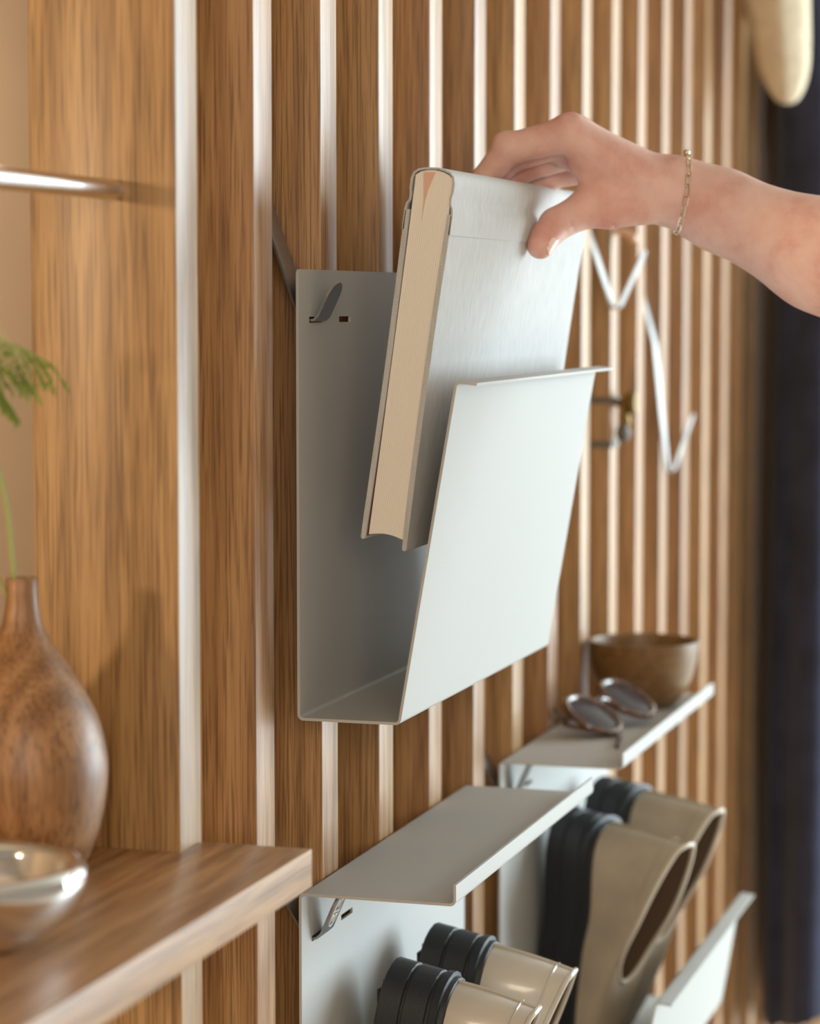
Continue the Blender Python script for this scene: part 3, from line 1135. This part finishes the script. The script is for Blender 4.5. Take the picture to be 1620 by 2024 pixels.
# ------------------------------------------------------------------ chain bracelet
br = empty('bracelet', (0.5250, -0.232, 1.5750))
tag(br, 'fine pale gold chain bracelet with one bead round the wrist', 'bracelet')
bc = Vector((0.5250, -0.2115, 1.5855))
ax = (Vector(ARM[2]) - Vector(ARM[0])).normalized()
nb = Vector((0.34, -0.93, -0.14)).normalized()
e1 = nb.cross(Vector((1, 0, 0))).normalized()
e2 = nb.cross(e1)
if e1.z < 0:
    e1 = -e1
    e2 = -e2
loop = []
for k in range(240):
    a = 2 * math.pi * k / 240
    d = e1 * math.cos(a) + e2 * math.sin(a)
    loop.append(on_surface(bc, d, 0.012, 0.06) + d * 0.0011)
per = [0]
for i in range(240):
    per.append(per[-1] + (loop[(i + 1) % 240] - loop[i]).length)
NL = 24
ll = per[-1] / NL


def loop_at(s):
    s %= per[-1]
    i = max(j for j in range(240) if per[j] <= s)
    return loop[i].lerp(loop[(i + 1) % 240], (s - per[i]) / (per[i + 1] - per[i]))


link_me = None
for k in range(NL):
    p0, p1 = loop_at(k * ll), loop_at((k + 1) * ll)
    c = (p0 + p1) / 2
    t = (p1 - p0).normalized()
    o_ = (c - bc).normalized()
    o_ = (o_ - t * o_.dot(t)).normalized()
    if link_me is None:
        bm = bmesh.new()
        pts = []
        hl, hw = ll * 0.60, 0.0017
        for j in range(16):
            a = 2 * math.pi * j / 16
            x = math.cos(a) * hw + (hl - hw) * (1 if math.cos(a) > 0.01 else -1 if math.cos(a) < -0.01 else 0)
            pts.append((x, math.sin(a) * hw, 0))
        add_tube(bm, pts, 0.00055, 5, closed=True)
        q = finish(bm, 'link', M_GOLD)
        link_me = q.data
    else:
        q = bpy.data.objects.new('link', link_me)
        COL.objects.link(q)
    q.parent = br
    q.matrix_parent_inverse = Matrix.Translation(br.location).inverted()
    s_ = o_.cross(t)
    if k % 2:
        s_, o_ = (s_ + o_ * 0.8).normalized(), (o_ - s_ * 0.8).normalized()
    M = Matrix((t, s_, o_)).transposed().to_4x4()
    M.translation = c
    q.matrix_basis = M
bm = bmesh.new()
bmesh.ops.create_uvsphere(bm, u_segments=16, v_segments=10, radius=0.0026)
bp_ = loop_at(0.0) + e1 * 0.0022
bmesh.ops.translate(bm, vec=bp_, verts=bm.verts)
finish(bm, 'bead', M_GOLD, br)

# ------------------------------------------------------------------ shoes: heel up, toe down in the tray, sole to the wall
def outline(n, inset=0.0, L=0.250, scale_w=1.0):
    """sole outline in (a,b): a from heel (0) to toe (L)"""
    pts = []
    key = [(0.0, 0.0), (0.003, 0.016), (0.012, 0.029), (0.030, 0.0365), (0.060, 0.0365), (0.100, 0.034), (0.140, 0.0375), (0.180, 0.043), (0.210, 0.0415), (0.232, 0.033), (0.245, 0.019), (0.250, 0.0)]
    cur = smooth_path([Vector((a * L / 0.25, b * scale_w, 0)) for a, b in key], 4)
    tot = [0]
    for p, q in zip(cur, cur[1:]):
        tot.append(tot[-1] + (q - p).length)
    half = []
    for k in range(n + 1):
        s = tot[-1] * k / n
        i = min(len(cur) - 2, max(j for j in range(len(tot)) if tot[j] <= s + 1e-9))
        half.append(cur[i].lerp(cur[i + 1], (s - tot[i]) / max(1e-9, tot[i + 1] - tot[i])))
    full = [(p.x, p.y) for p in half] + [(p.x, -p.y) for p in half[-2:0:-1]]
    if inset:
        c = L / 2
        full = [(c + (a - c) * (1 - inset / (L / 2)), b * (1 - inset / 0.038)) for a, b in full]
    return full


def shoe(root_loc, tilt, yaw, label, mat_upper, heel=0.052, fore=0.045, collar_h=0.082, group=None, L=0.250):
    root = empty('shoe', root_loc)
    tag(root, label, 'shoe', group)
    # local frame: a along the shoe towards the toe = down, c away from the sole = -y, b = x
    ca, sa = math.cos(tilt), math.sin(tilt)
    cy_, sy_ = math.cos(yaw), math.sin(yaw)

    def W(a, b, c):
        y = -c * ca + a * sa
        z = -a * ca - c * sa
        x = b
        x, y = x * cy_ - y * sy_, x * sy_ + y * cy_
        return Vector(root_loc) + Vector((x, y, z))
    n = 26

    def thick(a):
        t = min(1, max(0, (a - 0.075) / 0.06))
        t = t * t * (3 - 2 * t)
        toe = max(0, (a - 0.19) / 0.06) ** 2 * 0.010
        return heel * (1 - t) + fore * t, toe
    # outsole: stack of rings with grooves
    bm = bmesh.new()
    O = outline(n, 0.0, L)
    levels = [(0.0, 0.004), (0.015, 0.0010), (0.03, 0.0), (0.34, 0.0), (0.355, 0.0014), (0.385, 0.0014), (0.40, 0.0), (0.72, 0.0), (0.735, 0.0012), (0.775, 0.0012), (0.79, -0.0006), (0.90, -0.0014), (0.915, 0.0016), (0.985, 0.0020), (1.0, 0.0034)]
    rings = []
    for f_, ins in levels:
        Oi = outline(n, ins, L) if abs(ins) > 1e-9 else O
        ring = []
        for (a, b) in Oi:
            th, toe = thick(a)
            flare = -0.0035 * (1 - f_) if a < 0.02 else 0
            ring.append(bm.verts.new(W(a + flare, b, th * f_ + toe * (1 - f_))))
        rings.append(ring)
    for r0, r1 in zip(rings, rings[1:]):
        for i in range(len(r0)):
            j = (i + 1) % len(r0)
            bm.faces.new((r0[i], r0[j], r1[j], r1[i]))
    bm.faces.new(rings[0][::-1])
    bm.faces.new(rings[-1])
    finish(bm, 'outsole', M_RUBBER, root, ang=28)
    # heel tread lugs on the ground face edge
    bm = bmesh.new()
    for i in range(-2, 3):
        p = W(0.012 + 0.004 * abs(i), i * 0.012, -0.0008)
        add_box(bm, (p.x - 0.004, p.y - 0.0012, p.z - 0.006), (p.x + 0.004, p.y + 0.0012, p.z + 0.006), 0.0006, 1)
    finish(bm, 'tread', M_RUBBER, root)
    # upper: from the welt to the collar opening
    base = outline(n, 0.0042, L)
    m_ = len(base)
    col = []
    for i, (a, b) in enumerate(base):
        # collar loop: heel to instep
        t = i / m_ * 2 * math.pi
        ca_ = 0.081 - 0.075 * math.cos(t)
        cb = 0.0335 * math.sin(t) * (1 - 0.06 * math.cos(t))
        hh = collar_h + (0.026 - collar_h) * (ca_ - 0.006) / 0.15 + 0.004 * max(0, -math.cos(t))
        col.append((ca_, cb, hh))

    def upper_pt(i, t):
        a0, b0 = base[i]
        th, toe = thick(a0)
        a1, b1, h1 = col[i]
        th1, _ = thick(a1)
        c0, c1 = th - 0.002, th1 + h1
        s = t * t * (3 - 2 * t) * 0.35 + t * 0.65
        a = a0 + (a1 - a0) * s
        b = b0 + (b1 - b0) * s
        # rise faster at the toe so that the vamp domes
        toe_w = max(0, min(1, (a0 - 0.10) / 0.12))
        tc = t * (1 - toe_w) + (1 - (1 - t) ** 1.8) * toe_w
        c = c0 + (c1 - c0) * tc
        heel_w = max(0, 1 - a0 / 0.03)
        a += heel_w * (-0.0015 * math.sin(math.pi * t) + 0.006 * t)
        b *= 1 + 0.05 * math.sin(math.pi * t)
        return a, b, c
    bm = bmesh.new()
    K = 12
    R = []
    for k in range(K + 1):
        R.append([bm.verts.new(W(*upper_pt(i, k / K))) for i in range(m_)])
    for r0, r1 in zip(R, R[1:]):
        for i in range(m_):
            j = (i + 1) % m_
            bm.faces.new((r0[i], r0[j], r1[j], r1[i]))
    up = finish(bm, 'upper', mat_upper, root, ang=60)
    # lining: inner wall of the opening
    bm = bmesh.new()
    R = []
    for k in range(5):
        t = k / 4
        ring = []
        for i in range(m_):
            a, b, h = col[i]
            th1, _ = thick(a)
            ring.append(bm.verts.new(W(a * (1 - 0.02 * t) + 0.003 * t + (0.006 * max(0, 1 - base[i][0] / 0.03)), b * (0.955 - 0.05 * t), th1 + h * (1 - t * 0.96) + 0.0006)))
        R.append(ring)
    for r0, r1 in zip(R, R[1:]):
        for i in range(m_):
            j = (i + 1) % m_
            bm.faces.new((r0[i], r1[i], r1[j], r0[j]))
    bm.faces.new(R[-1])
    finish(bm, 'lining', M_LINING, root, ang=60)
    # piped collar edge
    bm = bmesh.new()
    pts = []
    for i in range(m_):
        a, b, c = upper_pt(i, 1.0)
        pts.append(W(a, b * 0.98, c + 0.0003))
    add_tube(bm, pts, 0.0022, 8, closed=True)
    finish(bm, 'collar_piping', M_PIPE if mat_upper is M_SUEDE else mat_upper, root)
    # heel seam strip
    bm = bmesh.new()
    pts = [W(*(lambda q: (q[0] - 0.0005, q[1], q[2]))(upper_pt(0, k / 10))) for k in range(11)]
    add_tube(bm, pts, 0.0014, 6)
    finish(bm, 'heel_seam', mat_upper, root)
    # seam above the welt
    bm = bmesh.new()
    pts = [W(*(lambda q: (q[0], q[1] * 1.01, q[2]))(upper_pt(i, 0.80))) for i in range(m_)]
    pts = [p for i, p in enumerate(pts) if base[i][0] < 0.11]
    k0 = [i for i in range(m_) if base[i][0] < 0.11]
    # reorder so that the strip runs round the heel
    first = [i for i in k0 if i > m_ // 2]
    second = [i for i in k0 if i <= m_ // 2]
    order = first + second
    pts = [W(*(lambda q: (q[0] - 0.0004, q[1] * 1.012, q[2]))(upper_pt(i, 0.80))) for i in order]
    add_tube(bm, pts, 0.0009, 5)
    finish(bm, 'top_seam', mat_upper, root)
    return root


shoe((0.340, -0.034, 1.010), math.radians(8), 0.0, 'cream patent shoe with chunky black sole, nearer one under the empty shelf', M_PATENT, collar_h=0.062, group='shoes standing heel up')
shoe((0.452, -0.031, 1.013), math.radians(7.5), 0.0, 'cream patent shoe with chunky black sole, behind its twin under the empty shelf', M_PATENT, collar_h=0.066, group='shoes standing heel up')
shoe((0.925, -0.027, 1.010), math.radians(3.0), -0.32, 'taupe shoe with thick black sole, nearer one under the sunglasses shelf', M_SUEDE, collar_h=0.084, group='shoes standing heel up', L=0.256)
shoe((1.075, -0.027, 1.013), math.radians(3.0), -0.28, 'taupe shoe with thick black sole, farther one half hidden by its twin', M_SUEDE, collar_h=0.084, group='shoes standing heel up', L=0.259)

# ------------------------------------------------------------------ sunglasses and wooden bowl on the farther shelf
ZU = 1.0806 + T / 2
gl = empty('sunglasses', (0.975, -0.06, ZU))
tag(gl, 'round dark sunglasses in tortoiseshell frame lying on the metal shelf', 'sunglasses')
gw = Vector((0.965, -0.22, 0.07)).normalized()
gn = Vector((-0.30, -0.44, 0.85)).normalized()
gn = (gn - gw * gn.dot(gw)).normalized()
gv = gn.cross(gw).normalized()
if gv.z < 0:
    gv = -gv
gc0 = Vector((0.9360, -0.0500, ZU + 0.0190))
gc1 = gc0 + gw * 0.078
R_ = 0.0285
for c in (gc0, gc1):
    bm = bmesh.new()
    add_tube(bm, [c + (gw * math.cos(2 * math.pi * k / 40) + gv * math.sin(2 * math.pi * k / 40)) * R_ for k in range(40)], 0.0034, 10, closed=True)
    rim = finish(bm, 'rim', M_FRAME, gl)
    bm = bmesh.new()
    rows = [[bm.verts.new(c + gn * 0.0030)]]
    for j in range(1, 7):
        rr = R_ * j / 6
        rows.append([bm.verts.new(c + (gw * math.cos(2 * math.pi * k / 40) + gv * math.sin(2 * math.pi * k / 40)) * rr + gn * 0.0030 * (1 - (j / 6) ** 2)) for k in range(40)])
    for k in range(40):
        bm.faces.new((rows[0][0], rows[1][k], rows[1][(k + 1) % 40]))
    for r0, r1 in zip(rows[1:], rows[2:]):
        for k in range(40):
            bm.faces.new((r0[k], r1[k], r1[(k + 1) % 40], r0[(k + 1) % 40]))
    bmesh.ops.solidify(bm, geom=bm.faces[:], thickness=0.0014)
    finish(bm, 'lens', M_LENS, gl, ang=60)
bm = bmesh.new()
mid = (gc0 + gc1) / 2
add_tube(bm, smooth_path([gc0 + gw * (R_ - 0.001) + gv * 0.006, mid + gv * 0.011 + gn * 0.002, gc1 - gw * (R_ - 0.001) + gv * 0.006], 5), 0.0022, 8)
finish(bm, 'bridge', M_FRAME, gl)
hinge0 = gc0 - gw * (R_ + 0.003) + gv * 0.010
hinge1 = gc1 + gw * (R_ + 0.003) + gv * 0.010
zt = ZU + 0.0022
for hi_, a, b in ((hinge0, (0.925, -0.078, zt), (0.8640, -0.0900, zt)), (hinge1, (1.000, -0.010, zt + 0.001), (0.962, -0.006, zt + 0.016))):
    bm = bmesh.new()
    pth = smooth_path([hi_, hi_ - gn * 0.010, Vector(hi_).lerp(Vector(a), 0.6) - gn * 0.004, a, b], 5)
    pth = [Vector((p.x, p.y, max(p.z, zt))) for p in pth]
    add_tube(bm, pth, 0.0022, 8)
    finish(bm, 'temple', M_FRAME, gl)

bm = bmesh.new()
pr = [(0, 0), (0.026, 0), (0.030, 0.001), (0.0395, 0.010), (0.0500, 0.030), (0.0550, 0.050), (0.0570, 0.0665), (0.0562, 0.0685), (0.0545, 0.0685), (0.0535, 0.0665), (0.0510, 0.0500), (0.0455, 0.030), (0.0340, 0.012), (0.0180, 0.0062), (0, 0.0055)]
sp = smooth_path([Vector((r, 0, z)) for r, z in pr], 3)
add_lathe(bm, [(max(0, p.x), p.z) for p in sp], 56)
wb = finish(bm, 'wooden_bowl', M_BOWL, ang=50)
wb.location = (1.128, -0.0600, ZU)
tag(wb, 'brown wooden bowl on the metal shelf behind the sunglasses', 'bowl')

# ------------------------------------------------------------------ small fittings on the slats
kn = empty('brass_fitting', (1.2530, -0.01, 1.370))
tag(kn, 'small dark brass and grey fitting strapped to a slat below the hooks', 'fitting')
sx0, sx1 = 9 * PITCH - 0.001, 9 * PITCH + SW + 0.001
for z in (1.3935, 1.3460):
    bm = bmesh.new()
    add_box(bm, (sx0, -0.0016, z - 0.0035), (sx1, -0.0002, z + 0.0035), 0.0004, 1)
    add_box(bm, (sx0 - 0.0004, -0.0016, z - 0.0035), (sx0 + 0.0009, 0.030, z + 0.0035), 0.0003, 1)
    finish(bm, 'strap', M_GREY, kn)
bm = bmesh.new()
add_lathe(bm, [(0, 0), (0.0045, 0), (0.0045, 0.008), (0.0105, 0.010), (0.0120, 0.014), (0.0120, 0.020), (0.0100, 0.0225), (0, 0.0235)], 28)
bmesh.ops.rotate(bm, cent=(0, 0, 0), matrix=Matrix.Rotation(math.radians(90), 3, 'X'), verts=bm.verts)
bmesh.ops.translate(bm, vec=(1.2545, -0.0014, 1.3905), verts=bm.verts)
finish(bm, 'knob', M_BRASS, kn)
bm = bmesh.new()
add_tube(bm, [(1.2535, -0.012, 1.380), (1.2535, -0.0125, 1.368)], [0.0040, 0.0055], 14)
finish(bm, 'stub', M_BRASS, kn)
bm = bmesh.new()
add_lathe(bm, [(0, 0), (0.004, 0), (0.0072, 0.004), (0.0080, 0.010), (0.0060, 0.018), (0, 0.020)], 24)
bmesh.ops.translate(bm, vec=(1.2500, -0.0105, 1.3485), verts=bm.verts)
finish(bm, 'plug', M_GREY, kn)

pg = empty('wall_peg', (1.250, 0, 1.575))
tag(pg, 'small copper-coloured peg on the slats just under the wrist', 'peg')
bm = bmesh.new()
add_tube(bm, smooth_path([(1.250, -0.0003, 1.5755), (1.250, -0.008, 1.5745), (1.250, -0.014, 1.5720), (1.250, -0.018, 1.5690)], 5), 0.0042, 14)
finish(bm, 'shaft', M_COPPER, pg)
bm = bmesh.new()
bmesh.ops.create_uvsphere(bm, u_segments=18, v_segments=12, radius=0.0052)
bmesh.ops.translate(bm, vec=(1.250, -0.0195, 1.5675), verts=bm.verts)
finish(bm, 'tip', M_COPPER, pg)

# ------------------------------------------------------------------ garments at the far end
def draped(name, mat, sections, folds, seg=72, seed=1, closed_bottom=False, amp=1.0):
    """sections: list of (z, cx, cy, rx, ry)"""
    rnd = random.Random(seed)
    ph = [rnd.uniform(0, 6.28) for _ in folds]
    bm = bmesh.new()
    rings = []
    zs = [s[0] for s in sections]
    cur = smooth_path([Vector((s[1], s[2], s[0])) for s in sections], 6)
    rad = smooth_path([Vector((s[3], s[4], s[0])) for s in sections], 6)
    for c, r in zip(cur, rad):
        f = (zs[0] - c.z) / (zs[0] - zs[-1])
        ring = []
        for k in range(seg):
            a = 2 * math.pi * k / seg
            g = 1.0
            for (fr, am), p in zip(folds, ph):
                g += am * amp * (0.25 + 0.75 * f) * math.sin(fr * a + p + 1.1 * math.sin(3 * f + p))
            ring.append(bm.verts.new((c.x + r.x * g * math.cos(a), c.y + r.y * g * math.sin(a), c.z)))
        rings.append(ring)
    for a, b in zip(rings, rings[1:]):
        for i in range(seg):
            j = (i + 1) % seg
            bm.faces.new((a[i], b[i], b[j], a[j]))
    bm.faces.new(rings[0])
    if closed_bottom:
        bm.faces.new(rings[-1][::-1])
    return bm


coat = empty('coat', (2.29, -0.10, 0.47))
tag(coat, 'long dark navy coat hanging on the slats at the right edge', 'coat')
bm = draped('body', M_NAVY, [(2.02, 2.29, -0.065, 0.05, 0.04), (1.97, 2.29, -0.075, 0.12, 0.06), (1.85, 2.29, -0.085, 0.18, 0.072), (1.55, 2.29, -0.093, 0.20, 0.080), (1.2, 2.29, -0.097, 0.21, 0.086), (0.8, 2.29, -0.101, 0.215, 0.092), (0.46, 2.29, -0.103, 0.215, 0.092)],
            [(5, 0.035), (9, 0.030), (14, 0.012)], seg=120, seed=5)
for v in bm.verts:
    if v.co.z < 0.57:
        v.co.z += 0.45 * max(0.0, -0.03 - v.co.y) * (0.57 - v.co.z) / 0.11
finish(bm, 'body', M_NAVY, coat, ang=70)
bm = draped('sleeve', M_NAVY, [(1.93, 2.46, -0.085, 0.05, 0.045), (1.80, 2.50, -0.105, 0.055, 0.050), (1.5, 2.53, -0.110, 0.055, 0.048), (1.2, 2.54, -0.110, 0.052, 0.045)], [(4, 0.05), (7, 0.03)], seg=60, seed=9)
finish(bm, 'sleeve', M_NAVY, coat, ang=70)
bm = bmesh.new()
add_tube(bm, [(2.29, 0.0, 2.05), (2.29, -0.03, 2.045), (2.29, -0.055, 2.03), (2.29, -0.065, 2.0)], 0.006, 10)
finish(bm, 'hanger_loop', M_NAVY, coat)

gar = draped('garment', M_FLEECE, [(2.20, 1.90, -0.040, 0.040, 0.030), (2.12, 1.90, -0.052, 0.055, 0.046), (2.00, 1.90, -0.060, 0.062, 0.052), (1.90, 1.90, -0.0665, 0.060, 0.0455), (1.84, 1.90, -0.0745, 0.054, 0.0385), (1.80, 1.90, -0.0790, 0.045, 0.0325), (1.775, 1.90, -0.0820, 0.032, 0.0235), (1.760, 1.90, -0.0838, 0.018, 0.0135), (1.7555, 1.90, -0.0843, 0.006, 0.005)],
             [(3, 0.03), (7, 0.02)], seg=64, seed=3, closed_bottom=True)
g_ = finish(gar, 'fleece_garment', M_FLEECE, ang=80)
tag(g_, 'soft cream fleece garment with rounded end hanging before the navy coat', 'garment')

# shoes rest on the bottom of their trays
bpy.context.view_layer.update()
for o in [q for q in COL.objects if q.name.split('.')[0] == 'shoe']:
    low = min((c.matrix_world @ v.co).z for c in o.children for v in c.data.vertices)
    back = max((c.matrix_world @ v.co).y for c in o.children for v in c.data.vertices)
    o.location.z += (0.7485 + T / 2 + 0.0003) - low
    if back > YP - T / 2 - 0.0003:
        o.location.y -= back - (YP - T / 2 - 0.0003)
